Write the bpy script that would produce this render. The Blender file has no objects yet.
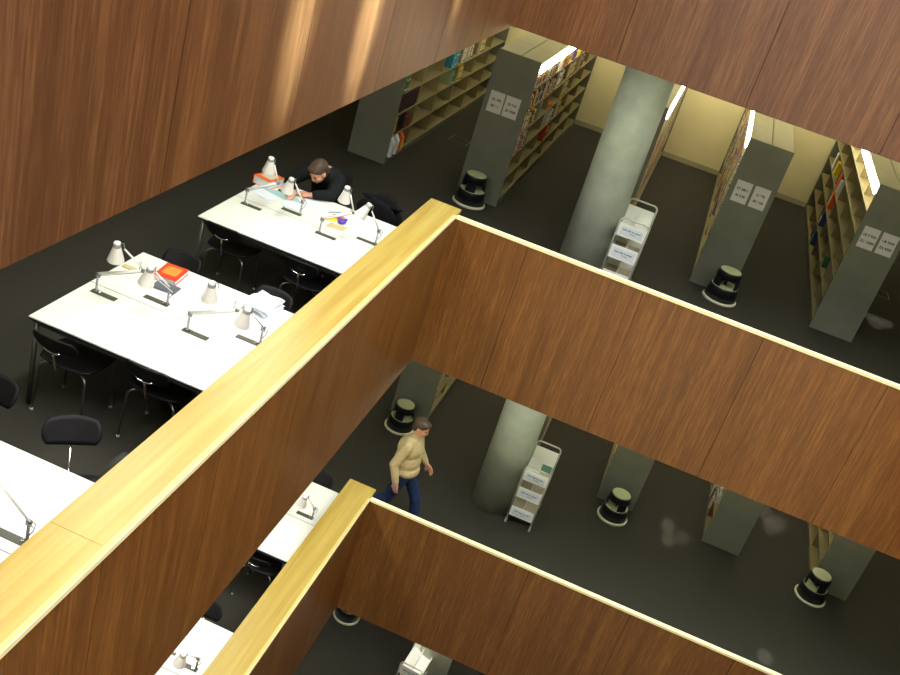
import bpy, bmesh, math, random
from mathutils import Vector, Matrix, Euler
random.seed(7)
PI = math.pi
scene = bpy.context.scene
COL = scene.collection
H = 3.6            # storey height; z = 0 is the top of the balcony wall of the middle level
FL = -1.0          # floor of the middle level
FB = FL - H        # floor of the lower level
FC = FL - 2 * H    # floor of the lowest visible level

# ------------------------------------------------------------------ materials
def new_mat(name, color, rough=.6, metal=0., spec=.5):
    m = bpy.data.materials.new(name); m.use_nodes = True
    b = m.node_tree.nodes['Principled BSDF']
    b.inputs['Base Color'].default_value = (*color, 1)
    b.inputs['Roughness'].default_value = rough
    b.inputs['Metallic'].default_value = metal
    b.inputs['Specular IOR Level'].default_value = spec
    return m, m.node_tree, b

def noisy(name, c1, c2, scale=20, rough=.6, metal=0., spec=.5, stretch=(1, 1, 1), bump=0., detail=4):
    m, nt, b = new_mat(name, c1, rough, metal, spec)
    g = nt.nodes.new('ShaderNodeNewGeometry')
    mp = nt.nodes.new('ShaderNodeMapping'); mp.inputs['Scale'].default_value = stretch
    n = nt.nodes.new('ShaderNodeTexNoise'); n.inputs['Scale'].default_value = scale; n.inputs['Detail'].default_value = detail
    r = nt.nodes.new('ShaderNodeValToRGB')
    r.color_ramp.elements[0].position = .3; r.color_ramp.elements[1].position = .7
    r.color_ramp.elements[0].color = (*c1, 1); r.color_ramp.elements[1].color = (*c2, 1)
    L = nt.links.new
    L(g.outputs['Position'], mp.inputs['Vector']); L(mp.outputs[0], n.inputs['Vector'])
    L(n.outputs['Fac'], r.inputs[0]); L(r.outputs[0], b.inputs['Base Color'])
    if bump:
        bp = nt.nodes.new('ShaderNodeBump'); bp.inputs['Strength'].default_value = bump; bp.inputs['Distance'].default_value = .01
        L(n.outputs['Fac'], bp.inputs['Height']); L(bp.outputs[0], b.inputs['Normal'])
    return m

def emis(name, color, strength):
    m, nt, b = new_mat(name, (.8, .8, .8), .5)
    b.inputs['Emission Color'].default_value = (*color, 1)
    b.inputs['Emission Strength'].default_value = strength
    return m

def wood_veneer():
    """vertical grain veneer, one tone per 1.2 m panel"""
    m, nt, b = new_mat('veneer', (.2, .08, .03), .36, 0, .38)
    tg = nt.nodes.new('ShaderNodeCombineXYZ'); tg.inputs[2].default_value = 1; nt.links.new(tg.outputs[0], b.inputs['Tangent']); b.inputs['Anisotropic'].default_value = .92
    N = nt.nodes.new; L = nt.links.new
    g = N('ShaderNodeNewGeometry'); s = N('ShaderNodeSeparateXYZ'); L(g.outputs['Position'], s.inputs[0])
    a = N('ShaderNodeMath'); a.operation = 'SUBTRACT'; L(s.outputs['X'], a.inputs[0]); L(s.outputs['Y'], a.inputs[1])   # along the wall
    off = N('ShaderNodeMath'); off.operation = 'SUBTRACT'; L(a.outputs[0], off.inputs[0]); off.inputs[1].default_value = 1.13
    d = N('ShaderNodeMath'); d.operation = 'DIVIDE'; L(off.outputs[0], d.inputs[0]); d.inputs[1].default_value = 1.2
    fl = N('ShaderNodeMath'); fl.operation = 'FLOOR'; L(d.outputs[0], fl.inputs[0])
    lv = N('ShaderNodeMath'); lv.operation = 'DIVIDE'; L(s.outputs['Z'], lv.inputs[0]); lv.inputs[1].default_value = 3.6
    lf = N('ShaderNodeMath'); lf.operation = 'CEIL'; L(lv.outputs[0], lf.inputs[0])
    cs = N('ShaderNodeCombineXYZ'); L(fl.outputs[0], cs.inputs[0]); L(lf.outputs[0], cs.inputs[1])
    wn = N('ShaderNodeTexWhiteNoise'); wn.noise_dimensions = '3D'; L(cs.outputs[0], wn.inputs['Vector'])
    # grain
    zz = N('ShaderNodeMath'); zz.operation = 'MULTIPLY'; L(s.outputs['Z'], zz.inputs[0]); zz.inputs[1].default_value = .035
    cv = N('ShaderNodeCombineXYZ'); L(a.outputs[0], cv.inputs[0]); L(zz.outputs[0], cv.inputs[1]); L(wn.outputs['Value'], cv.inputs[2])
    n1 = N('ShaderNodeTexNoise'); n1.inputs['Scale'].default_value = 9; n1.inputs['Detail'].default_value = 3; L(cv.outputs[0], n1.inputs['Vector'])
    n2 = N('ShaderNodeTexNoise'); n2.inputs['Scale'].default_value = 60; n2.inputs['Detail'].default_value = 3; L(cv.outputs[0], n2.inputs['Vector'])
    z3 = N('ShaderNodeVectorMath'); z3.operation = 'MULTIPLY'; L(g.outputs['Position'], z3.inputs[0]); z3.inputs[1].default_value = (60, 60, 4)
    n3 = N('ShaderNodeTexNoise'); n3.inputs['Scale'].default_value = 1.6; L(z3.outputs[0], n3.inputs['Vector'])
    mx = N('ShaderNodeMix'); mx.data_type = 'FLOAT'; mx.inputs[0].default_value = .55; L(n1.outputs['Fac'], mx.inputs[2]); L(n2.outputs['Fac'], mx.inputs[3])
    mx2 = N('ShaderNodeMix'); mx2.data_type = 'FLOAT'; mx2.inputs[0].default_value = .3; L(mx.outputs[0], mx2.inputs[2]); L(n3.outputs['Fac'], mx2.inputs[3])
    r = N('ShaderNodeValToRGB'); L(mx2.outputs[0], r.inputs[0])
    e = r.color_ramp.elements
    e[0].position = .36; e[0].color = (.098, .036, .0058, 1)
    e[1].position = .64; e[1].color = (.230, .098, .0180, 1)
    k = e.new(.5); k.color = (.143, .055, .0100, 1)
    mr = N('ShaderNodeMapRange'); L(wn.outputs['Value'], mr.inputs[0]); mr.inputs[3].default_value = .86; mr.inputs[4].default_value = 1.12
    hs = N('ShaderNodeHueSaturation'); L(r.outputs[0], hs.inputs['Color']); L(mr.outputs[0], hs.inputs['Value'])
    # weaker light on the upper storeys, put into the veneer colour as a darker tint
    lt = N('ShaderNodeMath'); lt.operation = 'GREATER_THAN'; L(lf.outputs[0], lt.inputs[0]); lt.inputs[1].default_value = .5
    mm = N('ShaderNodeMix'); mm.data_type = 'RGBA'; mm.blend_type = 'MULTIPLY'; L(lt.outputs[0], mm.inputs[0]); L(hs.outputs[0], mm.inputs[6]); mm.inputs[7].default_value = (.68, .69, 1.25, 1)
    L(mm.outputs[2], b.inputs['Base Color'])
    return m

def cap_wood():
    m, nt, b = new_mat('pale_wood', (.7, .5, .15), .35, 0, .4)
    N = nt.nodes.new; L = nt.links.new
    g = N('ShaderNodeNewGeometry'); mp = N('ShaderNodeMapping'); mp.inputs['Scale'].default_value = (14, .55, 14)
    L(g.outputs['Position'], mp.inputs[0])
    n = N('ShaderNodeTexNoise'); n.inputs['Scale'].default_value = 1.2; n.inputs['Detail'].default_value = 4; n.inputs['Distortion'].default_value = .5
    L(mp.outputs[0], n.inputs['Vector'])
    r = N('ShaderNodeValToRGB'); L(n.outputs['Fac'], r.inputs[0]); e = r.color_ramp.elements
    e[0].position = .33; e[0].color = (.32, .215, .036, 1); e[1].position = .66; e[1].color = (.40, .30, .072, 1)
    L(r.outputs[0], b.inputs['Base Color'])
    return m

M = {}
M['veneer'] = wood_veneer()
M['cap'] = cap_wood()
M['capedge'] = noisy('pale_edge_wood', (.80, .70, .36), (.86, .78, .44), 6, .45)
M['caplip'] = noisy('lipping_wood', (.46, .37, .12), (.52, .43, .16), 6, .45)
M['backing'] = new_mat('dark_backing', (.02, .01, .006), .8)[0]
M['carpet'] = noisy('carpet', (.031, .030, .023), (.063, .060, .046), 260, .95, spec=.1, bump=.4, detail=2)
M['ceiling'] = new_mat('ceiling_paint', (.62, .60, .52), .8)[0]
M['cream'] = noisy('cream_wall', (.76, .67, .36), (.80, .71, .39), 3, .8, spec=.2)
M['skirting'] = new_mat('skirting', (.42, .38, .22), .6)[0]
M['concrete'] = noisy('concrete', (.42, .46, .38), (.52, .56, .46), 5, .75, spec=.25, bump=.1, detail=8)
M['casegrey'] = noisy('case_grey', (.150, .155, .115), (.175, .180, .135), 4, .5, spec=.35)
M['shelf'] = new_mat('shelf_beige', (.28, .235, .11), .5)[0]
M['lid'] = new_mat('lid_beige', (.62, .59, .40), .5)[0]
M['tube_light'] = emis('fluorescent', (1, .92, .72), 14)
M['paper'] = noisy('paper', (.70, .76, .80), (.76, .82, .86), 9, .8, spec=.1)
M['signpaper'] = new_mat('sign_paper', (.62, .60, .56), .8)[0]
M['ink'] = new_mat('ink', (.02, .02, .02), .8)[0]
M['tabletop'] = new_mat('table_laminate', (.80, .82, .72), .35)[0]
M['tableedge'] = new_mat('table_edge', (.012, .012, .03), .5)[0]
M['greysteel'] = new_mat('grey_steel', (.10, .11, .10), .4, .6)[0]
M['black'] = new_mat('black_plastic', (.008, .008, .008), .35)[0]
M['chairblack'] = new_mat('chair_black', (.005, .005, .006), .6, 0, .25)[0]
M['chrome'] = new_mat('chrome', (.75, .76, .78), .18, 1.)[0]
M['dullchrome'] = new_mat('dull_chrome', (.25, .26, .26), .4, 1.)[0]
M['alu'] = new_mat('lamp_silver', (.78, .77, .74), .4, .15)[0]
M['lampband'] = new_mat('lamp_band', (.28, .30, .28), .4, .4)[0]
M['lampplate'] = new_mat('lamp_plate', (.085, .085, .065), .5, .3)[0]
M['cable'] = new_mat('cable', (.16, .17, .16), .5)[0]
M['stoolrubber'] = new_mat('stool_tread', (.50, .53, .30), .7)[0]
M['stoolrim'] = new_mat('stool_rim', (.65, .65, .48), .5)[0]
M['stoolbody'] = new_mat('stool_black', (.007, .007, .012), .3)[0]
M['cartwhite'] = new_mat('cart_white', (.90, .90, .82), .45)[0]
M['cartbeige'] = new_mat('cart_beige', (.55, .50, .36), .55)[0]
M['castergrey'] = new_mat('caster_grey', (.55, .55, .50), .5)[0]
M['skin'] = new_mat('skin', (.60, .30, .19), .55)[0]
M['hairdark'] = noisy('hair_brown', (.035, .020, .010), (.085, .052, .028), 60, .6)
M['sweater'] = noisy('sweater_tan', (.42, .335, .17), (.50, .40, .21), 30, .95, spec=.1, bump=.3)
M['jeans'] = noisy('jeans', (.012, .022, .060), (.030, .050, .12), 25, .9, spec=.1)
M['pullover'] = noisy('pullover_black', (.008, .010, .010), (.016, .019, .018), 30, .95, spec=.1)
M['shoe'] = new_mat('shoe_black', (.015, .013, .012), .5)[0]
M['eye'] = new_mat('eye_dark', (.02, .015, .01), .3)[0]
M['lip'] = new_mat('lip', (.42, .14, .10), .5)[0]
M['coat'] = noisy('coat_black', (.005, .005, .006), (.011, .011, .012), 20, .95, spec=.1)
M['red'] = new_mat('cover_red', (.75, .045, .015), .4)[0]
M['orangeprint'] = new_mat('cover_orange_print', (.85, .25, .03), .5)[0]
M['slate'] = new_mat('cover_slate', (.10, .12, .14), .4)[0]
M['yellowcover'] = new_mat('cover_yellow', (.85, .65, .02), .5)[0]
M['orangecover'] = new_mat('cover_orange', (.85, .16, .02), .5)[0]
M['purple'] = new_mat('wrap_purple', (.09, .05, .42), .4)[0]
M['bluepen'] = new_mat('pen_blue', (.12, .35, .55), .4)[0]
M['mint'] = new_mat('paper_mint', (.36, .56, .52), .7)[0]
M['beigecard'] = new_mat('card_beige', (.55, .48, .24), .7)[0]
M['pages'] = new_mat('book_pages', (.62, .56, .42), .8)[0]
M['darkcover'] = new_mat('cover_dark', (.03, .01, .02), .5)[0]
M['greencover'] = new_mat('cover_green', (.06, .20, .13), .4)[0]
M['socket'] = new_mat('floor_socket_metal', (.16, .14, .10), .4, .6)[0]
M['glass'] = new_mat('skylight_glass', (.9, .9, .9), .1)[0]
M['glass'].node_tree.nodes['Principled BSDF'].inputs['Transmission Weight'].default_value = 1

# ------------------------------------------------------------------ mesh helper
class MB:
    def __init__(s): s.bm = bmesh.new(); s.mats = []
    def mi(s, m):
        if m not in s.mats: s.mats.append(m)
        return s.mats.index(m)
    def box(s, x0, x1, y0, y1, z0, z1, m, mtx=None):
        i = s.mi(m); vs = [s.bm.verts.new((x, y, z)) for z in (z0, z1) for y in (y0, y1) for x in (x0, x1)]
        if mtx: [setattr(v, 'co', mtx @ v.co) for v in vs]
        for f in ((0, 2, 3, 1), (4, 5, 7, 6), (0, 1, 5, 4), (2, 6, 7, 3), (0, 4, 6, 2), (1, 3, 7, 5)):
            fc = s.bm.faces.new([vs[k] for k in f]); fc.material_index = i
        return s
    def rings(s, rings, m, cap0=True, cap1=True, smooth=True, closed=True):
        i = s.mi(m); R = [[s.bm.verts.new(p) for p in r] for r in rings]
        n = len(R[0])
        for a, b in zip(R, R[1:]):
            for k in range(n if closed else n - 1):
                f = s.bm.faces.new((a[k], a[(k + 1) % n], b[(k + 1) % n], b[k])); f.material_index = i; f.smooth = smooth
        if cap0: f = s.bm.faces.new(R[0][::-1]); f.material_index = i
        if cap1: f = s.bm.faces.new(R[-1]); f.material_index = i
        return s
    def lathe(s, prof, m, seg=24, c=(0, 0, 0), mtx=None, cap0=True, cap1=True, smooth=True):
        rs = []
        for r, z in prof:
            ring = [Vector((c[0] + r * math.cos(2 * PI * k / seg), c[1] + r * math.sin(2 * PI * k / seg), c[2] + z)) for k in range(seg)]
            if mtx: ring = [mtx @ p for p in ring]
            rs.append(ring)
        return s.rings(rs, m, cap0, cap1, smooth)
    def cyl(s, p0, p1, r0, r1, m, seg=12):
        return s.tube([p0, p1], [r0, r1], m, seg)
    def tube(s, pts, r, m, seg=8, flat=1.):
        pts = [Vector(p) for p in pts]
        rr = r if isinstance(r, (list, tuple)) else [r] * len(pts)
        rs = []; up = None
        for k, p in enumerate(pts):
            d = (pts[min(k + 1, len(pts) - 1)] - pts[max(k - 1, 0)]).normalized()
            if up is None: up = Vector((0, 0, 1)) if abs(d.z) < .9 else Vector((1, 0, 0))
            u = (up - d * up.dot(d)).normalized(); v = d.cross(u); up = u
            rs.append([p + (u * math.cos(2 * PI * j / seg) * flat + v * math.sin(2 * PI * j / seg)) * rr[k] for j in range(seg)])
        return s.rings(rs, m)
    def ball(s, c, r, m, sc=(1, 1, 1), seg=14, mtx=None):
        c = Vector(c); i = s.mi(m)
        prof = [(math.sin(PI * k / 8), -math.cos(PI * k / 8)) for k in range(1, 8)]
        R = [[Vector((q * math.cos(2 * PI * j / seg) * r * sc[0], q * math.sin(2 * PI * j / seg) * r * sc[1], z * r * sc[2])) for j in range(seg)] for q, z in prof]
        if mtx: R = [[mtx @ p for p in ring] for ring in R]
        return s.rings([[c + p for p in ring] for ring in R], m)
    def poly(s, pts, z0, z1, m):
        i = s.mi(m); a = [s.bm.verts.new((x, y, z0)) for x, y in pts]; b = [s.bm.verts.new((x, y, z1)) for x, y in pts]
        n = len(pts)
        for k in range(n): s.bm.faces.new((a[k], a[(k + 1) % n], b[(k + 1) % n], b[k])).material_index = i
        s.bm.faces.new(a[::-1]).material_index = i; s.bm.faces.new(b).material_index = i
        return s
    def mesh(s, name, bevel=0):
        bmesh.ops.recalc_face_normals(s.bm, faces=s.bm.faces[:])
        me = bpy.data.meshes.new(name); s.bm.to_mesh(me); s.bm.free()
        for m in s.mats: me.materials.append(m)
        return me
    def build(s, name, parent=None, loc=(0, 0, 0), rz=0, bevel=0):
        o = bpy.data.objects.new(name, s.mesh(name)); COL.objects.link(o)
        o.location = loc; o.rotation_euler = (0, 0, rz)
        if parent: o.parent = parent
        if bevel:
            b = o.modifiers.new('bevel', 'BEVEL'); b.width = bevel; b.segments = 2; b.limit_method = 'ANGLE'
        return o

def tag(o, label=None, cat=None, group=None, kind=None):
    if label: o['label'] = label
    if cat: o['category'] = cat
    if group: o['group'] = group
    if kind: o['kind'] = kind
    return o
def thing(name, label, cat, loc=(0, 0, 0), rz=0, group=None):
    o = bpy.data.objects.new(name, None); COL.objects.link(o); o.empty_display_size = .1
    o.location = loc; o.rotation_euler = (0, 0, rz)
    return tag(o, label, cat, group)
KIDS = {}
def copy_tree(o, parent=None):
    c = o.copy(); COL.objects.link(c)
    if parent: c.parent = parent
    for ch in list(o.children): copy_tree(ch, c)
    return c
def struct(name, mb, label, **k):
    o = mb.build(name, **k); o['kind'] = 'structure'; o['label'] = label; o['category'] = name.split('_')[0]
    return o
def text(body, size, mat, parent, mtx, name='lettering', align='CENTER', bold=0.):
    cu = bpy.data.curves.new('txt', 'FONT'); cu.body = body; cu.size = size; cu.align_x = align; cu.align_y = 'CENTER'; cu.offset = bold; cu.extrude = .0006
    t = bpy.data.objects.new('txt', cu); COL.objects.link(t)
    dg = bpy.context.evaluated_depsgraph_get(); me = bpy.data.meshes.new_from_object(t.evaluated_get(dg))
    bpy.data.objects.remove(t); bpy.data.curves.remove(cu)
    me.materials.clear(); me.materials.append(mat); me.transform(mtx); me.name = name
    o = bpy.data.objects.new(name, me); COL.objects.link(o); o.parent = parent
    return o
def RX(a): return Matrix.Rotation(a, 4, 'X')
def RZ(a): return Matrix.Rotation(a, 4, 'Z')
def T(x, y, z): return Matrix.Translation((x, y, z))

# ------------------------------------------------------------------ the hall
VX, VY = 8.0, -9.6          # extent of the void
XL, XR, YN, YB = -6.5, 10.5, -12.5, 9.25
FH = 1.67                   # balcony wall height below its top
level_name = {1: 'upper', 0: 'middle', -1: 'lower', -2: 'lowest', 2: 'top'}
side_words = {}
def panel_row(mb, horiz, a0, a1, seams, pos, z0, z1, depth, m):
    """veneer panels with narrow shadow gaps; horiz 'x': wall in plane y=pos, 'y': plane x=pos"""
    cuts = [a0] + [q for q in sorted(seams) if a0 + .05 < q < a1 - .05] + [a1]
    for q0, q1 in zip(cuts, cuts[1:]):
        g0 = .0025 if q0 != a0 else 0; g1 = .0025 if q1 != a1 else 0
        if horiz == 'x': mb.box(q0 + g0, q1 - g1, min(pos, pos + depth), max(pos, pos + depth), z0, z1, m)
        else: mb.box(min(pos, pos + depth), max(pos, pos + depth), q0 + g0, q1 - g1, z0, z1, m)
trim_n = 0
for k in (2, 1, 0, -1, -2):
    Z = k * H
    # left side (x = 0)
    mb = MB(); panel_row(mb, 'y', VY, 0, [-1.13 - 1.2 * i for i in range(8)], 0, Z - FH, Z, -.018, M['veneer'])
    mb.box(-.03, -.019, VY, -.001, Z - FH, Z, M['backing'])
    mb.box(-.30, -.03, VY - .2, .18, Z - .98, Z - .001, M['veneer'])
    struct('wall_left_' + level_name[k], mb, 'brown veneer balcony wall left of the void, %s level' % level_name[k])
    # right side as seen (y = 0)
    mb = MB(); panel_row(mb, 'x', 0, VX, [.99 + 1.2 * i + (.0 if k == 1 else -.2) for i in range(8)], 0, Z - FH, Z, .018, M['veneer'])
    mb.box(.0, VX, .019, .05, Z - FH, Z, M['backing'])
    struct('wall_back_' + level_name[k], mb, 'brown veneer balcony wall on the book stack side, %s level' % level_name[k])
    # far sides of the void, behind and right of the camera
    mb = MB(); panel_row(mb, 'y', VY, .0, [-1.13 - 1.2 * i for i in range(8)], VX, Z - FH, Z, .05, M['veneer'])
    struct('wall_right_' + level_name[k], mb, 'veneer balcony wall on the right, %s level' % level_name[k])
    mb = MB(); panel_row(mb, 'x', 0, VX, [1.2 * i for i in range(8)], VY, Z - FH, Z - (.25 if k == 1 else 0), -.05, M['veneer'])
    struct('wall_near_' + level_name[k], mb, 'veneer balcony wall below the viewer, %s level' % level_name[k])
    # caps
    mb = MB()
    for y0, y1 in ((-9.6, -5.905), (-5.903, .2)): mb.box(-.325, .008, y0, y1, Z + .001, Z + .038, M['cap'])
    mb.box(.0085, .014, -9.6, -.0045, Z + .001, Z + .038, M['capedge']); mb.box(-.020, .0085, -9.6, .0, Z + .0385, Z + .0395, M['caplip'])
    trim_n += 1; struct('trim_%d' % trim_n, mb, 'broad pale wooden handrail cap on the left balcony wall, %s level' % level_name[k], bevel=.003)
    mb = MB(); mb.box(.0145, VX, -.004, .052, Z + .001, Z + .030, M['capedge'])
    trim_n += 1; struct('trim_%d' % trim_n, mb, 'thin pale wooden edge strip on the book stack balcony wall, %s level' % level_name[k])
    # slabs
    if k <= 1:
        for nm, z0, z1, mt in (('floor', Z - 1.25, Z - 1.0, M['carpet']), ('ceiling', Z - FH + .01, Z - 1.251, M['ceiling'])):
            mb = MB()
            mb.box(XL, -.031, YN, YB, z0, z1, mt); mb.box(-.031, XR, .051, YB, z0, z1, mt)
            mb.box(-.031, XR, YN, VY - .06, z0, z1, mt); mb.box(VX + .06, XR, VY - .06, .051, z0, z1, mt)
            struct(nm if k == 0 else nm + '_' + level_name[k], mb, ('dark grey carpet floor, ' if nm == 'floor' else 'pale ceiling under the slab, ') + level_name[k] + ' level')
mb = MB(); mb.box(XL, XR, YN, YB, FC - 3.4, FC - 3.2, M['carpet']); struct('floor_ground', mb, 'dark floor far below')
TOPZ = 8.2
mb = MB(); mb.box(XL - .1, XR + .1, YB, YB + .1, FC - 3.2, TOPZ, M['cream']); struct('wall_back', mb, 'cream wall behind the book stacks')
mb = MB(); mb.box(XL - .1, XL, YN, YB, FC - 3.2, TOPZ, M['cream']); struct('wall_left', mb, 'wall left of the reading tables')
mb = MB(); mb.box(XR, XR + .1, YN, YB, FC - 3.2, TOPZ, M['cream']); struct('wall_right', mb, 'wall at the right end of the hall')
mb = MB(); mb.box(XL, XR, YN - .1, YN, FC - 3.2, TOPZ, M['cream']); struct('wall_near', mb, 'wall behind the viewer')
for i, z in enumerate((FL, FB)):
    mb = MB(); mb.box(XL, XR, YB - .015, YB - .0005, z + .001, z + .09, M['skirting']); struct('baseboard_back' + ('' if i == 0 else '_lower'), mb, 'skirting along the cream wall')
# roof with a skylight over the void
mb = MB()
mb.box(XL, 0, YN, YB, TOPZ, TOPZ + .2, M['ceiling']); mb.box(0, XR, 0, YB, TOPZ, TOPZ + .2, M['ceiling'])
mb.box(0, XR, YN, VY, TOPZ, TOPZ + .2, M['ceiling']); mb.box(VX, XR, VY, 0, TOPZ, TOPZ + .2, M['ceiling'])
struct('ceiling_roof', mb, 'roof around the skylight')

def column(z0, label):
    mb = MB(); mb.lathe([(.285, z0), (.285, z0 + H - .67 - .005)], M['concrete'], 40, (1.18, 2.38, .002), smooth=True)
    o = mb.build('concrete_column'); tag(o, label, 'column', 'round concrete columns')
for z0, lb in ((FL, 'round grey concrete column on the middle level, white trolley beside it'),
               (FB, 'round concrete column base on the lower level left of the white trolley'),
               (FC, 'short visible bit of concrete column at the bottom edge')):
    column(z0, lb)

# ------------------------------------------------------------------ bookcases
Y0, Y1, BAY, DX = 3.53, 9.15, .93, .55
LV = [.09, .395, .70, 1.00, 1.305, 1.61]        # shelf heights above floor
def bookcase(x0, zf, label, signs=None, light=(1, 1), ypos=Y0, w=DX, group='bookcases on the middle level'):
    t = thing('bookcase', label, 'bookcase', (x0 + w / 2, ypos, zf), 0, group); h = w / 2
    Ln = Y1 - Y0
    MB().box(-h, h, 0, .03, .002, 1.985, M['casegrey']).build('end_panel', t)
    MB().box(-h, h, Ln - .03, Ln, .002, 1.985, M['casegrey']).build('end_panel', t)
    MB().box(-h + .01, h - .01, .031, Ln - .031, .002, .07, M['casegrey']).build('plinth', t)
    MB().box(-.012, .012, .031, Ln - .031, .071, 1.94, M['shelf']).build('back_panel', t)
    for i, z in enumerate(LV):
        for s in (-1, 1):
            xa, xb = (-h + .010, -.013) if s < 0 else (.013, h - .010)
            MB().box(xa, xb, .031, Ln - .031, z - .018, z, M['shelf']).build('shelf', t)
    for b in range(1, 6):
        for s in (-1, 1):
            xa, xb = (-h + .030, -.013) if s < 0 else (.013, h - .030)
            MB().box(xa, xb, b * BAY - .008, b * BAY + .008, .072, 1.94, M['shelf']).build('upright', t)
    for b in range(6):
        for xa, xb in ((-h + .005, -.008), (.008, h - .005)):
            MB().box(xa, xb, b * BAY + (.034 if b == 0 else .004), (b + 1) * BAY - .004 if b < 5 else Ln - .034, 1.950, 1.975, M['lid']).build('top_lid', t)
    MB().box(-.007, .007, .035, Ln - .035, 1.941, 1.96, M['black']).build('gap_filler', t)
    for s, on in zip((-1, 1), light):
        if on:
            e = s * (h if on == 1 else h - .026)
            mb = MB(); i = mb.mi(M['tube_light'])
            ys = (.032, Ln - .032)
            prof = [(e - s * .05, 1.947), (e + s * .006, 1.94), (e + s * .022, 1.845), (e + s * .012, 1.842), (e - s * .045, 1.915)]
            mb.rings([[Vector((x, y, z)) for x, z in prof] for y in ys], M['tube_light'], smooth=False)
            mb.build('light_strip', t)
    if signs:
        for j, (sx, lines) in enumerate(signs):
            p = MB().box(sx - .098, sx + .098, -.002, -.0002, 1.19, 1.465, M['signpaper']).build('sign', t)
            p['label'] = 'white paper sheet with shelf marks taped to the end panel'
            for q, ln in enumerate(lines):
                text(ln, .042, M['ink'], p, T(sx, -.0025, 1.36 - q * .085) @ RX(PI / 2), bold=.0012)
    return t
case_words = {1: 'leftmost bookcase', 2: 'bookcase left of the column', 3: 'bookcase behind the column', 4: 'bookcase right of the column', 5: 'rightmost bookcase'}
short = {2: 'second shelf', 1: 'fifth shelf'}
CX = {1: -2.40, 2: -.785, 3: .925, 4: 2.515, 5: 4.125, 6: 5.70}
bookcase(CX[1], FL, 'long bookcase farthest left on the middle level, half hidden by the veneer wall', light=(0, 0))
bookcase(CX[2], FL, 'long grey ended bookcase left of the upper concrete column with two signs', [(-.125, ('QL 300', 'BE 6.1')), (.09, ('ES 810', 'ZE 7000'))], (2, 1), w=.58)
bookcase(CX[3], FL, 'bookcase mostly hidden behind the upper concrete column, packed with books', light=(0, 1))
bookcase(CX[4], FL, 'long grey ended bookcase between upper column and rightmost case, stool at its end', [(-.115, ('ST 200.1', 'RI 3.30')), (.115, ('LI 970', 'BC 600'))], (1, 0))
bookcase(CX[5], FL, 'rightmost bookcase on the middle level, nearly empty shelves facing left', [(-.115, ('LB 29025', 'ZC 12000')), (.115, ('UB 3030', 'ZA 4350'))], (1, 0))
gB = 'bookcases on the lower level'
for i, lb in ((2, 'lower level bookcase end behind the step stool left of the walking man'), (3, 'lower level bookcase almost hidden behind the column and trolley'),
              (4, 'lower level bookcase end with a step stool, right of the white trolley'), (5, 'lower level bookcase end without any stool in front'),
              (6, 'lower level bookcase end farthest right with a step stool')):
    bookcase(CX[i], FB, lb, group=gB, w=.58 if i == 2 else DX)

# ------------------------------------------------------------------ books
palette = {'red': (.42, .05, .03), 'dark green': (.04, .13, .06), 'blue': (.03, .09, .25), 'cream': (.62, .55, .36), 'white': (.72, .70, .62), 'yellow': (.68, .50, .06),
           'orange': (.62, .20, .04), 'brown': (.16, .07, .03), 'black': (.02, .02, .02), 'grey': (.25, .25, .22), 'pale green': (.28, .38, .20), 'maroon': (.16, .02, .03), 'turquoise': (.02, .22, .32), 'purple': (.08, .04, .28)}
bmat = {k: new_mat('book_' + k.replace(' ', '_'), v, .5)[0] for k, v in palette.items()}
bmesh_ = {}
def book_mesh(colr):
    """unit book: spine faces +x, thickness along y, size 1x1x1 scaled per object"""
    if colr in bmesh_: return bmesh_[colr]
    mb = MB(); c = bmat[colr]
    mb.box(-1, 0, -.5, -.40, 0, 1, c); mb.box(-1, 0, .40, .5, 0, 1, c)
    mb.box(-.96, -.05, -.40, .40, .02, .97, M['pages'])
    mb.rings([[Vector((x, y, z)) for x, y in ((-.04, -.4), (.0, -.5), (.035, -.25), (.045, 0), (.035, .25), (0, .5), (-.04, .4))] for z in (0, 1)], c, smooth=False)
    lc = M['pages'] if colr not in ('cream', 'white', 'yellow') else M['darkcover']
    mb.box(.03, .056, -.34, .34, .12, .2, lc); mb.box(.03, .056, -.34, .34, .7, .76, lc)
    bmesh_[colr] = mb.mesh('book'); return bmesh_[colr]
ordn = ['first', 'second', 'third', 'fourth', 'fifth', 'sixth', 'seventh', 'eighth', 'ninth', 'tenth'] + ['%d%s' % (i, {1: 'st', 2: 'nd', 3: 'rd'}.get(i % 10, 'th') if i > 20 else 'th') for i in range(11, 120)]
nth_shelf = {5: 'top shelf', 4: 'second shelf down', 3: 'third shelf down', 2: 'fourth shelf down', 1: 'fifth shelf down', 0: 'bottom shelf'}
counters = {}
nbook = 0
stuffmb = MB()
bright = ['red', 'cream', 'white', 'yellow', 'orange', 'brown', 'dark green', 'black', 'cream', 'brown', 'pale green', 'maroon', 'black', 'blue', 'dark green']
WD = {2: .58}
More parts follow.
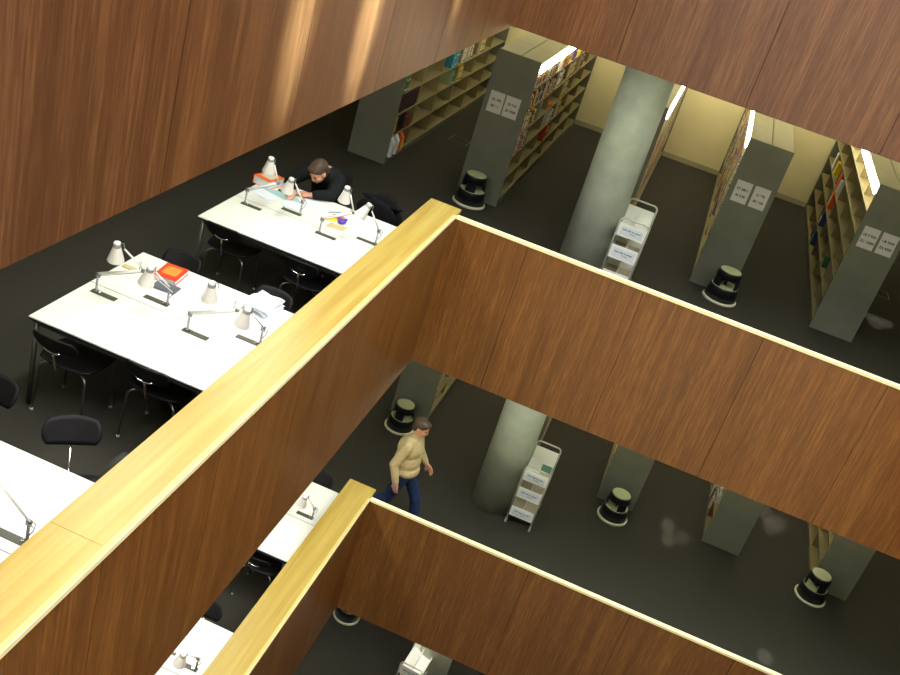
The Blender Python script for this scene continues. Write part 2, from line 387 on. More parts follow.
def put_books(case, side, row, ya, yb, zf=FL, pal=bright, dens=1., lean=False, stuff=False, hmax=.26, w=(.028, .066), level='middle'):
    global nbook
    x = CX[case] + (WD.get(case, DX) if side > 0 else 0); y = ya
    xe = x - side * .014
    while y < yb:
        hm = hmax if row < 5 else min(hmax, .222)
        th = random.uniform(*w); hh = random.uniform(hm * .78, hm); dp = random.uniform(.15, .2)
        nb = int((y - Y0) / BAY); ub = Y0 + (nb + 1) * BAY
        lo = Y0 + nb * BAY + (.035 if nb == 0 else .012)
        if y < lo: y = lo
        if y + th > ub - .012: y = ub + .012; continue
        if random.random() > dens: y += th; continue
        col = random.choice(pal)
        z = zf + LV[row] + .0005
        if stuff:
            xa, xb = sorted((xe, xe - side * dp)); stuffmb.box(xa, xb, y + .001, y + th - .001, z, z + hh, bmat[col])
        else:
            o = bpy.data.objects.new('book', book_mesh(col)); COL.objects.link(o)
            o.location = (xe, y + th / 2, z); o.scale = (dp, th - .0015, hh); o.rotation_euler = (0, 0, 0 if side > 0 else PI)
            key = (case, side, row, level); counters[key] = counters.get(key, 0) + 1
            tag(o, '%s book, %s from near end, %s, %s%s' % (col, ordn[counters[key] - 1], nth_shelf[row], case_words.get(case, 'farthest right bookcase'), '' if level == 'middle' else ', lower level'),
                'book', 'books on the %s of the %s, %s level' % (nth_shelf[row], case_words.get(case, 'farthest right bookcase'), level))
            nbook += 1
        y += th
E_ = Y0 + .04
# bookcase 2, right side
put_books(2, 1, 5, 3.60, 5.1, dens=.9); put_books(2, 1, 5, 5.3, 5.9, dens=.8); put_books(2, 1, 5, 6.3, 6.5, pal=['purple'], w=(.06, .09)); put_books(2, 1, 5, 6.9, 7.15, pal=['cream', 'yellow'])
put_books(2, 1, 4, 3.60, 5.3, dens=.85); put_books(2, 1, 4, 5.5, 5.8, pal=['cream', 'white', 'yellow']); put_books(2, 1, 4, 6.3, 6.75, pal=['orange', 'yellow', 'cream'], dens=.9); put_books(2, 1, 4, 7.2, 7.5, pal=['orange', 'cream', 'pale green', 'blue'])
put_books(2, 1, 3, 3.60, 4.1, pal=['cream', 'red', 'white', 'orange']); put_books(2, 1, 3, 4.15, 4.45, pal=['dark green', 'cream', 'yellow'])
put_books(2, 1, 3, 6.35, 6.6, pal=['cream', 'yellow', 'white'])
put_books(2, 1, 2, 3.60, 4.25, pal=['maroon', 'white', 'red', 'dark green', 'cream'])
put_books(2, 1, 2, 5.75, 6.0, pal=['white', 'cream'], hmax=.2); put_books(2, 1, 2, 6.4, 6.6, pal=['cream', 'yellow', 'white'])
put_books(2, 1, 1, 5.9, 6.15, pal=['orange', 'red'])
# bookcase 1, right side
put_books(1, 1, 3, 3.6, 3.75, pal=['dark green', 'cream']); put_books(1, 1, 3, 5.78, 6.02, pal=['turquoise'], w=(.1, .12))
put_books(1, 1, 3, 6.35, 6.85, pal=['red', 'cream', 'white', 'pale green']); put_books(1, 1, 3, 7.35, 7.6, pal=['yellow', 'cream'])
put_books(1, 1, 2, 5.98, 6.1, pal=['pale green', 'turquoise']); put_books(1, 1, 2, 6.35, 6.55, pal=['yellow', 'cream'])
put_books(1, 1, 1, 3.6, 3.66, pal=['yellow', 'brown']); 
# packed shelves seen edge-on
for row in (5, 4, 3):
    put_books(4, -1, row, 3.60, 4.0); put_books(4, -1, row, 4.07, 9.1, stuff=True)
put_books(4, -1, 2, 3.60, 3.9, dens=.7); put_books(4, -1, 2, 4.0, 9.1, stuff=True, dens=.9)
put_books(4, -1, 1, 5.4, 9.1, stuff=True, dens=.5)
for row in (5, 4, 3, 2):
    put_books(3, 1, row, 3.60, 3.8, pal=['cream', 'yellow', 'brown', 'orange', 'maroon', 'white', 'grey']); put_books(3, 1, row, 3.88, 9.1, stuff=True)
put_books(3, 1, 1, 4.6, 9.1, stuff=True, dens=.8)
# lower level
put_books(2, 1, 1, 3.62, 3.68, zf=FB, pal=['cream'], level='lower')
put_books(5, -1, 1, 4.0, 4.5, zf=FB, pal=['white', 'cream', 'grey'], level='lower'); put_books(5, -1, 0, 4.1, 4.9, zf=FB, pal=['white', 'cream', 'brown'], dens=.5, level='lower')
put_books(4, -1, 1, 3.6, 4.1, zf=FB, pal=['cream', 'yellow', 'brown'], level='lower')
o = stuffmb.build('packed_books'); tag(o, 'dense rows of mixed books farther back on the two shelf faces seen edge-on', 'books', kind='stuff')

# loose items on shelves
def item_box(name, label, cat, case, side, row, yc, w, h, d, mat, out=.0, z=None, zf=FL, mat2=None, group=None):
    x = CX[case] + (WD.get(case, DX) if side > 0 else 0) - side * (.02 - out)
    zz = zf + LV[row] + .0005 if z is None else z
    t = thing(name, label, cat, (x, yc, zz), 0, group)
    mb = MB(); xa, xb = sorted((0, -side * d)); mb.box(xa, xb, -w / 2, w / 2, 0, h, mat); mb.build('body', t, bevel=.003)
    if mat2:
        xa, xb = sorted((side * .001, side * .004)); MB().box(xa, xb, -w * .38, w * .38, h * .12, h * .62, mat2).build('label_patch', t)
    return t
for i, (yc, mt, wd) in enumerate(((3.66, M['paper'], 'white magazine file nearest the end of the leftmost bookcase, bottom shelf'),
                                  (3.85, M['paper'], 'white magazine file, middle of three on the bottom shelf of leftmost bookcase'),
                                  (4.04, M['orangecover'], 'orange magazine file, farthest of three on the bottom shelf of leftmost bookcase'))):
    x = CX[1] + DX
    t = thing('magazine_file', wd, 'magazine file', (x + .03, yc, FL + LV[0] + .0005), 0, 'magazine files on the bottom shelf')
    mb = MB(); prof = [(-.23, 0), (0, 0), (0, .20), (-.05, .27), (-.23, .27)]
    mb.rings([[Vector((a, y, b)) for a, b in prof] for y in (-.04, .04)], mt if i < 2 else M['orangecover'], smooth=False); mb.build('body', t)
    MB().box(.0005, .003, -.03, .03, .03, .16, M['pages'] if i < 2 else M['yellowcover']).build('label_patch', t)
item_box('document_box', 'large black box file on the fourth shelf down, near end of the leftmost bookcase', 'box', 1, 1, 2, 4.02, .70, .27, .22, M['darkcover'])
item_box('document_box', 'black box file on the fifth shelf down near the end of the leftmost bookcase', 'box', 1, 1, 1, 3.86, .36, .26, .22, M['black'])
item_box('document_box', 'dark red box lying on the fifth shelf down of the leftmost bookcase', 'box', 1, 1, 1, 4.22, .26, .16, .22, bmat['maroon'])
# sparse items on the rightmost bookcase (left side)
item_box('book_display', 'yellow book standing face out on the rightmost bookcase, far along third shelf down', 'book', 5, -1, 3, 7.86, .20, .21, .14, M['yellowcover'], mat2=M['pages'])
item_box('book_display', 'white brochure face out high on the rightmost bookcase beside the yellow one', 'book', 5, -1, 3, 8.32, .16, .25, .10, M['paper'])
item_box('book_display', 'red and orange book face out on the rightmost bookcase, third shelf down', 'book', 5, -1, 3, 6.95, .22, .27, .15, M['red'], mat2=M['orangecover'])
item_box('book_display', 'white leaflet leaning beside the red book on the rightmost bookcase', 'book', 5, -1, 3, 6.70, .14, .20, .10, M['paper'])
item_box('book_display', 'orange and cream book face out on the rightmost bookcase, fourth shelf down', 'book', 5, -1, 2, 6.92, .2, .26, .15, M['orangecover'], mat2=M['pages'])
item_box('book_display', 'blue and white booklet face out on the rightmost bookcase, fifth shelf down', 'book', 5, -1, 1, 6.95, .18, .22, .12, bmat['blue'], mat2=M['paper'])
item_box('book_display', 'blue and green booklet face out on the lowest shelf of the rightmost bookcase', 'book', 5, -1, 0, 6.9, .18, .22, .12, bmat['blue'], mat2=bmat['pale green'])
item_box('book_display', 'dark booklet face out near the front of the rightmost bookcase', 'book', 5, -1, 1, 4.92, .14, .16, .1, bmat['dark green'])
item_box('document_box', 'orange box lying half way along the bookcase left of the column', 'box', 2, 1, 3, 5.6, .26, .07, .2, M['orangecover'], mat2=M['darkcover'])
item_box('document_box', 'grey green box on the bookcase left of the column, below the crowded shelves', 'box', 2, 1, 3, 4.72, .24, .24, .2, bmat['grey'])

# ------------------------------------------------------------------ step stools
def make_stool():
    t = thing('step_stool', 'x', 'step stool')
    MB().lathe([(.200, .004), (.222, .006), (.224, .030), (.206, .040)], M['stoolrim'], 32).build('rubber_base_ring', t)
    MB().lathe([(.204, .041), (.180, .195), (.176, .205), (.165, .207)], M['stoolbody'], 32).build('lower_drum', t)
    MB().lathe([(.168, .2075), (.168, .214)], M['stoolrubber'], 32).build('lower_tread', t)
    MB().lathe([(.160, .325), (.146, .405), (.142, .412), (.136, .412)], M['stoolbody'], 32).build('upper_rim', t)
    MB().lathe([(.134, .4125), (.134, .421), (.128, .424)], M['stoolrubber'], 32).build('top_tread', t)
    for a in (-100, 20, 140):
        rs = []
        for z, r in ((.2145, .166), (.3245, .158)):
            ring = []
            for q in (-1, 1):
                for rr in ((r, r - .012) if q < 0 else (r - .012, r)):
                    th = math.radians(a + q * 24); ring.append(Vector((rr * math.cos(th), rr * math.sin(th), z)))
            mid = Vector((r * math.cos(math.radians(a)) * 1.015, r * math.sin(math.radians(a)) * 1.015, z)); ring.append(mid)
            rs.append(ring)
        MB().rings(rs, M['stoolbody'], smooth=False).build('support', t)
    MB().lathe([(.02, .2145), (.02, .32)], M['stoolbody'], 10).build('centre_spring', t)
    for a in (-130, 100): MB().lathe([(.006, 0), (.006, .004)], M['chrome'], 8, mtx=T(.185 * math.cos(math.radians(a)), .185 * math.sin(math.radians(a)), .12) @ RZ(math.radians(a)) @ Matrix.Rotation(PI / 2, 4, 'Y')).build('rivet', t)
    return t
st = make_stool(); stools = [
    (-.53, 3.285, FL, 10, 'black step stool at the end of the bookcase left of the upper column'),
    (2.93, 3.275, FL, -40, 'black step stool at the bookcase end right of the upper white trolley'),
    (-.52, 3.20, FB, 5, 'black step stool behind the walking man on the lower level'),
    (2.81, 3.20, FB, 40, 'black step stool on the lower level, first one right of the trolley'),
    (5.72, 3.27, FB, 35, 'black step stool on the lower level farthest right'),
    (-.40, 3.02, FC, 8, 'black step stool on the lowest level partly hidden below the corner')]
for i, (x, y, z, rz, lb) in enumerate(stools):
    o = st if i == 0 else copy_tree(st)
    o.location = (x, y, z); o.rotation_euler = (0, 0, math.radians(rz)); tag(o, lb, 'step stool', 'round step stools')

# ------------------------------------------------------------------ book trolleys
def make_cart():
    t = thing('book_trolley', 'x', 'trolley')
    w, Ln, r = .172, .60, .011
    def arch(y, top):
        pts = [(-w, y, .085)]
        for a in range(0, 91, 18): pts.append((-w + .05 - .05 * math.cos(math.radians(a)), y, top - .05 + .05 * math.sin(math.radians(a))))
        for a in range(0, 91, 18): pts.append((w - .05 + .05 * math.sin(math.radians(a)), y, top - .05 + .05 * math.cos(math.radians(a))))
        pts.append((w, y, .085)); return pts
    for y, top in ((0, .965), (Ln, 1.035)):
        MB().tube(arch(y, top), r, M['dullchrome'] if False else M['castergrey'], 8).build('frame_tube', t)
    for s in (-1, 1): MB().tube([(s * w, .012, .12), (s * w, Ln - .012, .12)], .008, M['castergrey'], 6).build('side_rail', t)
    for x in (-w, w):
        for y in (0, Ln):
            c = MB(); c.box(x - .010, x + .010, y - .012, y + .012, .06, .084, M['castergrey']); c.box(x - .016, x - .011, y - .014, y + .03, .02, .078, M['castergrey']); c.box(x + .011, x + .016, y - .014, y + .03, .02, .078, M['castergrey'])
            co = c.build('caster', t)
            MB().lathe([(.028, -.0095), (.030, 0), (.028, .0095)], M['castergrey'], 16, mtx=T(x, y + .012, .0315) @ Matrix.Rotation(PI / 2, 4, 'Y')).build('wheel', co)
    for z0, z1, m2 in ((.16, .30, 0), (.47, .625, 0), (.755, .90, 1)):
        W = w - .0115
        tr = MB()
        tr.box(-W, W, .012, Ln - .012, z0, z0 + .008, M['cartbeige' if not m2 else 'cartwhite'])
        tr.box(-W, W, Ln - .02, Ln - .012, z0 + .0085, z1 + .06, M['cartwhite'])
        tr.box(-W, -W + .005, .013, Ln - .021, z0 + .0085, z0 + .07, M['cartwhite']); tr.box(W - .005, W, .013, Ln - .021, z0 + .0085, z0 + .07, M['cartwhite'])
        to = tr.build('tray', t)
        MB().box(-.004, .004, .03, Ln - .03, z0 + .0085, z1 - .02, M['cartwhite']).build('divider', to)
        fp = MB().box(-W, W, .002, .0115, z0 - .012, z1, M['cartwhite']).build('front_panel', t)
        lb = MB().box(-W + .03, W - .03, -.0005, .0015, z0 + .015, z1 - .03, M['paper']).build('label_card', fp)
        text('Bücher bitte hier ablegen', .021, M['ink'], fp, T(0, -.0012, (z0 + z1) / 2 + .005) @ RX(PI / 2), bold=.0008)
        text('Rückgabe', .018, M['ink'], fp, T(.02, -.0012, (z0 + z1) / 2 - .025) @ RX(PI / 2))
    MB().box(-w + .012, w - .012, .02, Ln - .02, .10, .118, M['black']).build('base_plate', t)
    return t
cart = make_cart()
for i, (x, y, z, rz, lb) in enumerate(((1.63, 2.05, FL, 0, 'white book trolley beside the upper concrete column, its foot hidden by the balcony wall'),
                                   (1.635, 2.06, FB, 0, 'white book trolley on the lower level with a green book in its top tray'),
                                   (.99, 1.62, FC, -4, 'white trolley just visible at the bottom edge, lowest level'))):
    o = cart if i == 0 else copy_tree(cart); o.location = (x, y, z); o.rotation_euler = (0, 0, math.radians(rz)); tag(o, lb, 'trolley', 'white book trolleys')
t = thing('green_book', 'green covered book lying in the top tray of the lower white trolley', 'book', (1.716, 2.42, FB + .7645))
MB().box(-.064, .066, -.1, .1, 0, .028, M['pages']).box(-.067, .067, -.103, .103, .0285, .031, M['greencover']).build('body', t)
o = MB().box(-.06, .06, -.09, .09, 0, .004, M['paper']).build('paper_slip', loc=(1.725, 2.2, FB + .7645)); tag(o, 'white slip in the top tray in front of the green book', 'paper')

# floor sockets
for x, y, lb in ((-1.42, 5.80, 'small square floor socket outline in the aisle left of the signed bookcase'), (5.22, 5.98, 'small square floor socket outline right of the rightmost bookcase')):
    mb = MB()
    for a in ((-.15, .15, -.15, -.14), (-.15, .15, .14, .15), (-.15, -.14, -.14, .14), (.14, .15, -.14, .14)): mb.box(*a, 0, .002, M['socket'])
    o = mb.build('floor_socket', loc=(x, y, FL + .0005)); tag(o, lb, 'floor socket')

# ------------------------------------------------------------------ reading tables
def make_table(level_z):
    t = thing('reading_table', 'x', 'table')
    L, W = 1.46, .715
    for s in (-1, 1):
        y0, y1 = (-W, -.003) if s < 0 else (.003, W)
        mb = MB(); mb.box(0, L, y0, y1, .728, .74, M['tabletop']); mb.build('tabletop', t, bevel=.002)
        MB().box(.001, L - .001, y0 + .001, y1 - .001, .710, .7278, M['tableedge']).build('tabletop_underside', t)
    MB().box(.002, L - .002, -.0028, .0028, .700, .7385, M['tableedge']).build('seam_strip', t)
    for x in (.04, L - .04):
        for y in (-W + .04, W - .04):
            MB().tube([(x, y, .002), (x, y, .709)], .019, M['greysteel'], 12).build('leg', t)
    mb = MB()
    for y in (-W + .06, W - .06): mb.box(.06, L - .06, y - .012, y + .012, .66, .709, M['greysteel'])
    for x in (.05, L - .05): mb.box(x - .012, x + .012, -W + .06, W - .06, .66, .709, M['greysteel'])
    mb.build('under_frame', t)
    return t
tb = make_table(0)
TX = -1.875
tables = [(-3.255, FL, 'white reading table on the middle level with the red book and four lamps'), (-.83, FL, 'white reading table where the person in black sits reading'),
          (-5.92, FL, 'white reading table cut off by the left picture edge, lower left'),
          (-.47, FB, 'white reading table of the lower level between the two pale handrails'), (-3.10, FB, 'white reading table of the lower level at the bottom edge')]
for i, (yc, z, lb) in enumerate(tables):
    o = tb if i == 0 else copy_tree(tb); o.location = (TX - (.065 if i == 1 else 0), yc, z); tag(o, lb, 'table', 'white reading tables')

# lamps: post at local origin
def lamp_parts(t, post_x, elbow, neck, top, bot, springs=False):
    """plate lies along x from 0 to .2; post at post_x; elbow/neck/top/bot are points"""
    MB().box(0, .205, -.026, .026, 0, .006, M['lampplate']).build('table_plate', t, bevel=.001)
    P = Vector((post_x, 0, .006))
    j = MB(); j.lathe([(.016, 0), (.016, .012), (.009, .016), (.008, .13)], M['dullchrome'], 12, P); j.ball(P + Vector((0, 0, .145)), .016, M['dullchrome']); j.box(P.x - .018, P.x + .018, -.004, .004, .125, .16, M['dullchrome'])
    j.build('post', t)
    MB().tube([(P.x + .03 * (1 if post_x < .1 else -1), 0, .0062), (P.x + .03 * (1 if post_x < .1 else -1), 0, .014)], .011, M['chrome'], 12).build('screw', t)
    a = P + Vector((0, 0, .148)); e = Vector(elbow) if elbow else None; nk = Vector(neck)
    up = Vector((0, 0, .022))
    if e:
        arm = MB(); arm.tube([a, e], .0095, M['alu'], 8, flat=1.3); arm.build('lower_arm', t)
        MB().tube([a - up * .9, e - up * .6], .002, M['cable'], 5).build('spring_rod', t)
        MB().ball(e, .017, M['dullchrome']).build('elbow_joint', t)
        MB().tube([e + Vector((0, .0, .012)), nk], .007, M['alu'], 8).build('upper_arm', t)
        c = e + Vector((-.02, 0, .05))
        MB().tube([a.lerp(e, .9) + up * .6, c + Vector((.0, 0, .02)), e.lerp(nk, .3) + up * .3], .003, M['cable'], 6).build('cable', t)
    else:
        MB().tube([a, nk], .007, M['alu'], 8).build('lower_arm', t)
        MB().tube([a + Vector((.03, 0, -.03)), nk + Vector((.02, 0, -.05))], .003, M['alu'], 6).build('upper_arm', t)
        s = -1 if post_x < .1 else 1
        MB().tube([a + Vector((.01 * s, 0, .015)), a + Vector((.04 * s, 0, 0)), a + Vector((.03 * s, 0, -.05)), a + Vector((.008 * s, .0, -.09))], .003, M['cable'], 6).build('cable', t)
    tp, bt = Vector(top), Vector(bot); d = (bt - tp); Lc = d.length; q = Vector((0, 0, -1)).rotation_difference(d).to_matrix().to_4x4()
    X = T(*tp) @ q
    sh = MB(); sh.lathe([(.061, -Lc), (.0605, -Lc + .004), (.029, -.038)], M['alu'], 28, mtx=X, cap0=False, cap1=False)
    sh.lathe([(.058, -Lc + .001), (.026, -.042)], M['signpaper'], 28, mtx=X, cap0=False, cap1=True)
    so = sh.build('lamp_shade', t)
    MB().lathe([(.0295, -.0375), (.028, -.010)], M['lampband'], 24, mtx=X, cap0=False, cap1=True).build('vent_band', so)
    MB().lathe([(.028, -.0095), (.026, -.002), (.017, .003)], M['alu'], 24, mtx=X).build('shade_cap', so)
    hk = tp + Vector((.035, 0, .0))
    MB().tube([nk, nk.lerp(tp, .4) + Vector((.015, 0, .03)), tp + Vector((.026, 0, .0)), tp + (d * .18) + Vector((.03, 0, 0))], .004, M['dullchrome'], 6).build('shade_bracket', t)

def lampA(loc, lb, far=False):  # front row: post at left end, long reach to the right and back
    t = thing('desk_lamp', lb, 'desk lamp', loc, 0, 'silver clamp reading lamps')
    if far: lamp_parts(t, .035, (.290, .07, .29), (.225, .05, .46), (.188, .04, .522), (.178, .06, .369))
    else: lamp_parts(t, .035, (.375, .02, .31), (.215, .0, .43), (.170, -.03, .475), (.164, -.01, .321))
    return t
def lampB(loc, lb, far=0):  # rear row: post at right end
    t = thing('desk_lamp', lb, 'desk lamp', loc, 0, 'silver clamp reading lamps')
    if far == 0: lamp_parts(t, .19, None, (.150, -.18, .335), (.135, -.225, .385), (.105, -.21, .234))
    elif far == 3: lamp_parts(t, .19, None, (-.03, -.03, .40), (-.10, -.05, .45), (-.12, -.04, .30))
    elif far == 1: lamp_parts(t, .19, None, (.125, -.13, .345), (.100, -.17, .395), (.070, -.15, .245))
    else: lamp_parts(t, .19, None, (.115, -.13, .36), (.088, -.15, .43), (.028, -.19, .293))
    return t
wordsA = ['leftmost silver lamp on the table with the red book, shade raised to the left', 'third silver lamp from the left on the table with the red book',
          'leftmost silver lamp on the table of the reading person, above the thick book', 'silver lamp with raised shade right of the reading person']
wordsB = ['second silver lamp on the red book table, shade beside the red book', 'rightmost silver lamp on the red book table, beside the white papers',
          'silver lamp in front of the reading person, over round white papers', 'rightmost silver lamp on the reading person table near the handrail']
ia = ib = 0
a0 = lampA((-1.79, -3.365, FL + .7405), wordsA[0]); b0 = lampB((-1.475, -3.155, FL + .7405), wordsB[0])
lampA((-1.82, -.945, FL + .7405), wordsA[2], True); lampA((-1.04, -.945, FL + .7405), wordsA[3], True)
for (x, y, w) in ((-1.02, -3.375, 1),):
    o = copy_tree(a0); o.location = (x, y, FL + .7405); o['label'] = wordsA[w]
lampB((-1.50, -.72, FL + .7405), wordsB[2], 1); lampB((-.705, -.72, FL + .7405), wordsB[3], 2)
for (x, y, w) in ((-.685, -3.175, 1),):
    o = copy_tree(b0); o.location = (x, y, FL + .7405); o['label'] = wordsB[w]
lampB((-.68, -5.82, FL + .7405), 'silver lamp at the left picture edge on the nearest table', 3)
lampB((-.685, -.375, FB + .7405), 'silver lamp on the lower level table between the handrails', 1)
lampB((-.685, -2.975, FB + .7405), 'silver lamp on the lower table at the bottom edge', 0)
o = copy_tree(a0); o.location = (-1.02, -3.2, FB + .7405); o['label'] = 'second lamp on the lower table at the bottom edge, left of its neighbour'

# ------------------------------------------------------------------ chairs (origin: floor under seat centre, back towards -y)
def shell(mb, fn, nu, nv, th, m):
    P = [[Vector(fn(-1 + 2 * i / nu, -1 + 2 * j / nv)) for i in range(nu + 1)] for j in range(nv + 1)]
    i_ = mb.mi(m); bm = mb.bm
    def nrm(j, i):
        a = P[j][min(i + 1, nu)] - P[j][max(i - 1, 0)]; b = P[min(j + 1, nv)][i] - P[max(j - 1, 0)][i]
        return a.cross(b).normalized()
    F = [[bm.verts.new(P[j][i] + nrm(j, i) * th / 2) for i in range(nu + 1)] for j in range(nv + 1)]
    B = [[bm.verts.new(P[j][i] - nrm(j, i) * th / 2) for i in range(nu + 1)] for j in range(nv + 1)]
    fs = []
    for j in range(nv):
        for i in range(nu):
            fs.append(bm.faces.new((F[j][i], F[j][i + 1], F[j + 1][i + 1], F[j + 1][i]))); fs.append(bm.faces.new((B[j + 1][i], B[j + 1][i + 1], B[j][i + 1], B[j][i])))
    for i in range(nu):
        fs.append(bm.faces.new((F[0][i + 1], F[0][i], B[0][i], B[0][i + 1]))); fs.append(bm.faces.new((F[nv][i], F[nv][i + 1], B[nv][i + 1], B[nv][i])))
    for j in range(nv):
        fs.append(bm.faces.new((F[j][0], F[j + 1][0], B[j + 1][0], B[j][0]))); fs.append(bm.faces.new((F[j + 1][nu], F[j][nu], B[j][nu], B[j + 1][nu])))
    for f in fs: f.material_index = i_; f.smooth = True
    return mb
def sq(u, v, e=.3):   # square to rounded square
    return u * math.sqrt(max(0, 1 - e * v * v * .9)), v * math.sqrt(max(0, 1 - e * u * u * .9))
def make_chair():
    t = thing('reading_chair', 'x', 'chair')
    def seat(u, v):
        a, b = sq(u, v); return (a * .225, b * .215 + .01, .445 + .018 * a * a - .012 * b - (.03 * max(0, b - .6) / .4 if b > .6 else 0))
    shell(MB(), seat, 10, 10, .012, M['chairblack']).build('seat', t)
    def back(u, v):
        a, b = sq(u, v, .34); return (a * .172, -.335 + .04 * a * a - .045 * b, .70 + b * .080)
    shell(MB(), back, 12, 6, .012, M['chairblack']).build('backrest', t)
    MB().tube([(0, -.12, .425), (0, -.22, .435), (0, -.265, .47), (0, -.318, .630)], .009, M['chrome'], 8).build('back_stem', t)
    MB().tube([(-.062, -.322, .652), (-.045, -.328, .640), (0, -.326, .632), (.045, -.328, .640), (.062, -.322, .652)], .009, M['chrome'], 8).build('back_bracket', t)
    for s in (-1, 1):
        pts = [(s * .05, -.08, .425), (s * .12, -.14, .425)]
        for a in range(0, 91, 15): pts.append((s * (.12 + .065 * math.sin(math.radians(a))), -.14 - .04 * math.sin(math.radians(a)), .375 + .05 * math.cos(math.radians(a))))
        pts.append((s * .20, -.195, .012)); l = MB().tube(pts, .0095, M['dullchrome'], 8).build('leg', t)
        MB().lathe([(.012, .002), (.013, .02)], M['castergrey'], 10, (s * .20, -.195, 0)).build('foot_cap', l)
        l = MB().tube([(s * .05, .06, .425), (s * .15, .15, .42), (s * .185, .175, .39), (s * .20, .185, .012)], .0095, M['dullchrome'], 8).build('leg', t)
        MB().lathe([(.012, .002), (.013, .02)], M['castergrey'], 10, (s * .20, .185, 0)).build('foot_cap', l)
    MB().box(-.08, .08, -.09, .07, .416, .425, M['dullchrome']).build('seat_mount', t)
    return t
ch = make_chair(); chairs = [
    (-1.57, -3.79, FL, 0, 'black chair pushed under the red book table at its left end'),
    (-.93, -3.68, FL, 0, 'black chair pushed under the red book table near the handrail'),
    (-1.66, -1.27, FL, 0, 'black chair under the reading person table, left one on the near side'),
    (-.86, -1.34, FL, 0, 'black chair under the reading person table, right one on the near side'),
    (-1.60, -2.70, FL, 180, 'black chair behind the red book, far side of that table'),
    (-.78, -2.70, FL, 176, 'black chair behind the white papers, far side of the red book table'),
    (-.72, -5.09, FL, 217, 'black chair standing free and turned, between the nearest two tables'),
    (-1.52, -5.08, FL, 180, 'black chair cut off by the left picture edge'),
    (-.86, -.14, FL, 172, 'black chair under the dark jacket, right of the reading person'),
    (-1.44, .29, FL, 180, 'black chair the reading person in black sits on'),
    (-.73, .10, FB, 180, 'black chair on the lower level beyond the table between the handrails'),
    (-.73, -1.00, FB, 0, 'black chair on the lower level tucked under the near side of the table'),
    (-.78, -2.53, FB, 185, 'black chair on the lower level behind the bottom edge table')]
for i, (x, y, z, rz, lb) in enumerate(chairs):
    o = ch if i == 0 else copy_tree(ch); o.location = (x, y, z); o.rotation_euler = (0, 0, math.radians(rz)); tag(o, lb, 'chair', 'black reading chairs')
# jacket over a chair back
def lump(name, blobs, mat, vox=.012, parent=None, smooth=6, extra=None):
    mb = MB()
    for b in blobs:
        if b[0] == 'b': mb.ball(b[1], 1, mat, b[2], mtx=b[3] if len(b) > 3 else None)
        else: capsule(mb, *b[1:], mat)
    o = mb.build(name, parent)
    r = o.modifiers.new('r', 'REMESH'); r.mode = 'VOXEL'; r.voxel_size = vox
    s = o.modifiers.new('s', 'SMOOTH'); s.iterations = smooth; s.factor = .5
    dg = bpy.context.evaluated_depsgraph_get(); me = bpy.data.meshes.new_from_object(o.evaluated_get(dg)); o.modifiers.clear(); o.data = me
    for p in me.polygons: p.use_smooth = True
    me.materials.clear(); me.materials.append(mat); me.name = name
    return o
def capsule(mb, pts, radii, flat, mat):
    mb.tube(pts, radii, mat, 16, flat)
    mb.ball(pts[0], radii[0], mat, (1, 1, 1)); mb.ball(pts[-1], radii[-1], mat)
    for p, r in zip(pts[1:-1], radii[1:-1]): mb.ball(p, r * .98, mat)
jk = lump('jacket', [('b', (0, .36, .80), (.26, .05, .045)), ('b', (0, .405, .60), (.27, .035, .25)), ('b', (0, .27, .70), (.25, .03, .14)), ('b', (-.17, .41, .50), (.09, .05, .24)), ('b', (.18, .41, .52), (.09, .05, .25)), ('b', (.05, .37, .84), (.13, .06, .05))], M['coat'], .014)
jk.location = (-.86, -.14, FL); jk.rotation_euler = (0, 0, math.radians(-8)); tag(jk, 'black jacket draped over the chair right of the reading person', 'jacket')

# ------------------------------------------------------------------ people
def head_blobs(c, yaw, pitch, sc=1.):
    """blobs for a head centred at c; face towards local +x"""
    R = Matrix.Rotation(yaw, 4, 'Z') @ Matrix.Rotation(pitch, 4, 'Y'); c = Vector(c)
    def P(x, y, z): return c + (R @ Vector((x * sc, y * sc, z * sc)))
    B = [('b', P(-.012, 0, .025), (.098 * sc, .077 * sc, .092 * sc), R), ('b', P(.022, 0, -.035), (.068 * sc, .062 * sc, .078 * sc), R), ('b', P(.055, 0, -.085), (.028 * sc, .030 * sc, .022 * sc), R),
         ('b', P(.092, 0, -.018), (.015 * sc, .011 * sc, .026 * sc), R), ('b', P(.100, 0, -.032), (.012 * sc, .013 * sc, .010 * sc), R), ('b', P(.078, 0, .018), (.014 * sc, .045 * sc, .010 * sc), R)]
    for s in (-1, 1):
        B.append(('b', P(-.005, s * .078, -.01), (.020 * sc, .010 * sc, .032 * sc), R)); B.append(('b', P(.05, s * .04, -.03), (.03 * sc, .025 * sc, .025 * sc), R))
    return B, P, R
def face_bits(t, P, R, sc=1.):
    for s in (-1, 1):
        MB().ball(P(.080, s * .032, .000), .0085 * sc, M['eye'], (1, 1.2, .7), mtx=R).build('eye', t)
        MB().tube([P(.086, s * .016, .019), P(.090, s * .034, .024), P(.078, s * .052, .018)], .0045 * sc, M['hairdark'], 6).build('eyebrow', t)
    MB().tube([P(.083, -.022, -.060), P(.093, 0, -.058), P(.083, .022, -.060)], .006 * sc, M['lip'], 6).build('lips', t)
def hair_blobs(P, R, sc=1.):
    return [('b', P(-.024, 0, .042), (.104 * sc, .086 * sc, .088 * sc), R), ('b', P(-.062, 0, -.015), (.055 * sc, .078 * sc, .075 * sc), R), ('b', P(.045, 0, .083), (.048 * sc, .066 * sc, .030 * sc), R)] + [('b', P(-.02 + .06 * math.cos(k * 1.9), .055 * math.sin(k * 2.3), .098 - .03 * abs(math.cos(k * 1.9))), (.024, .018, .016)) for k in range(16)]
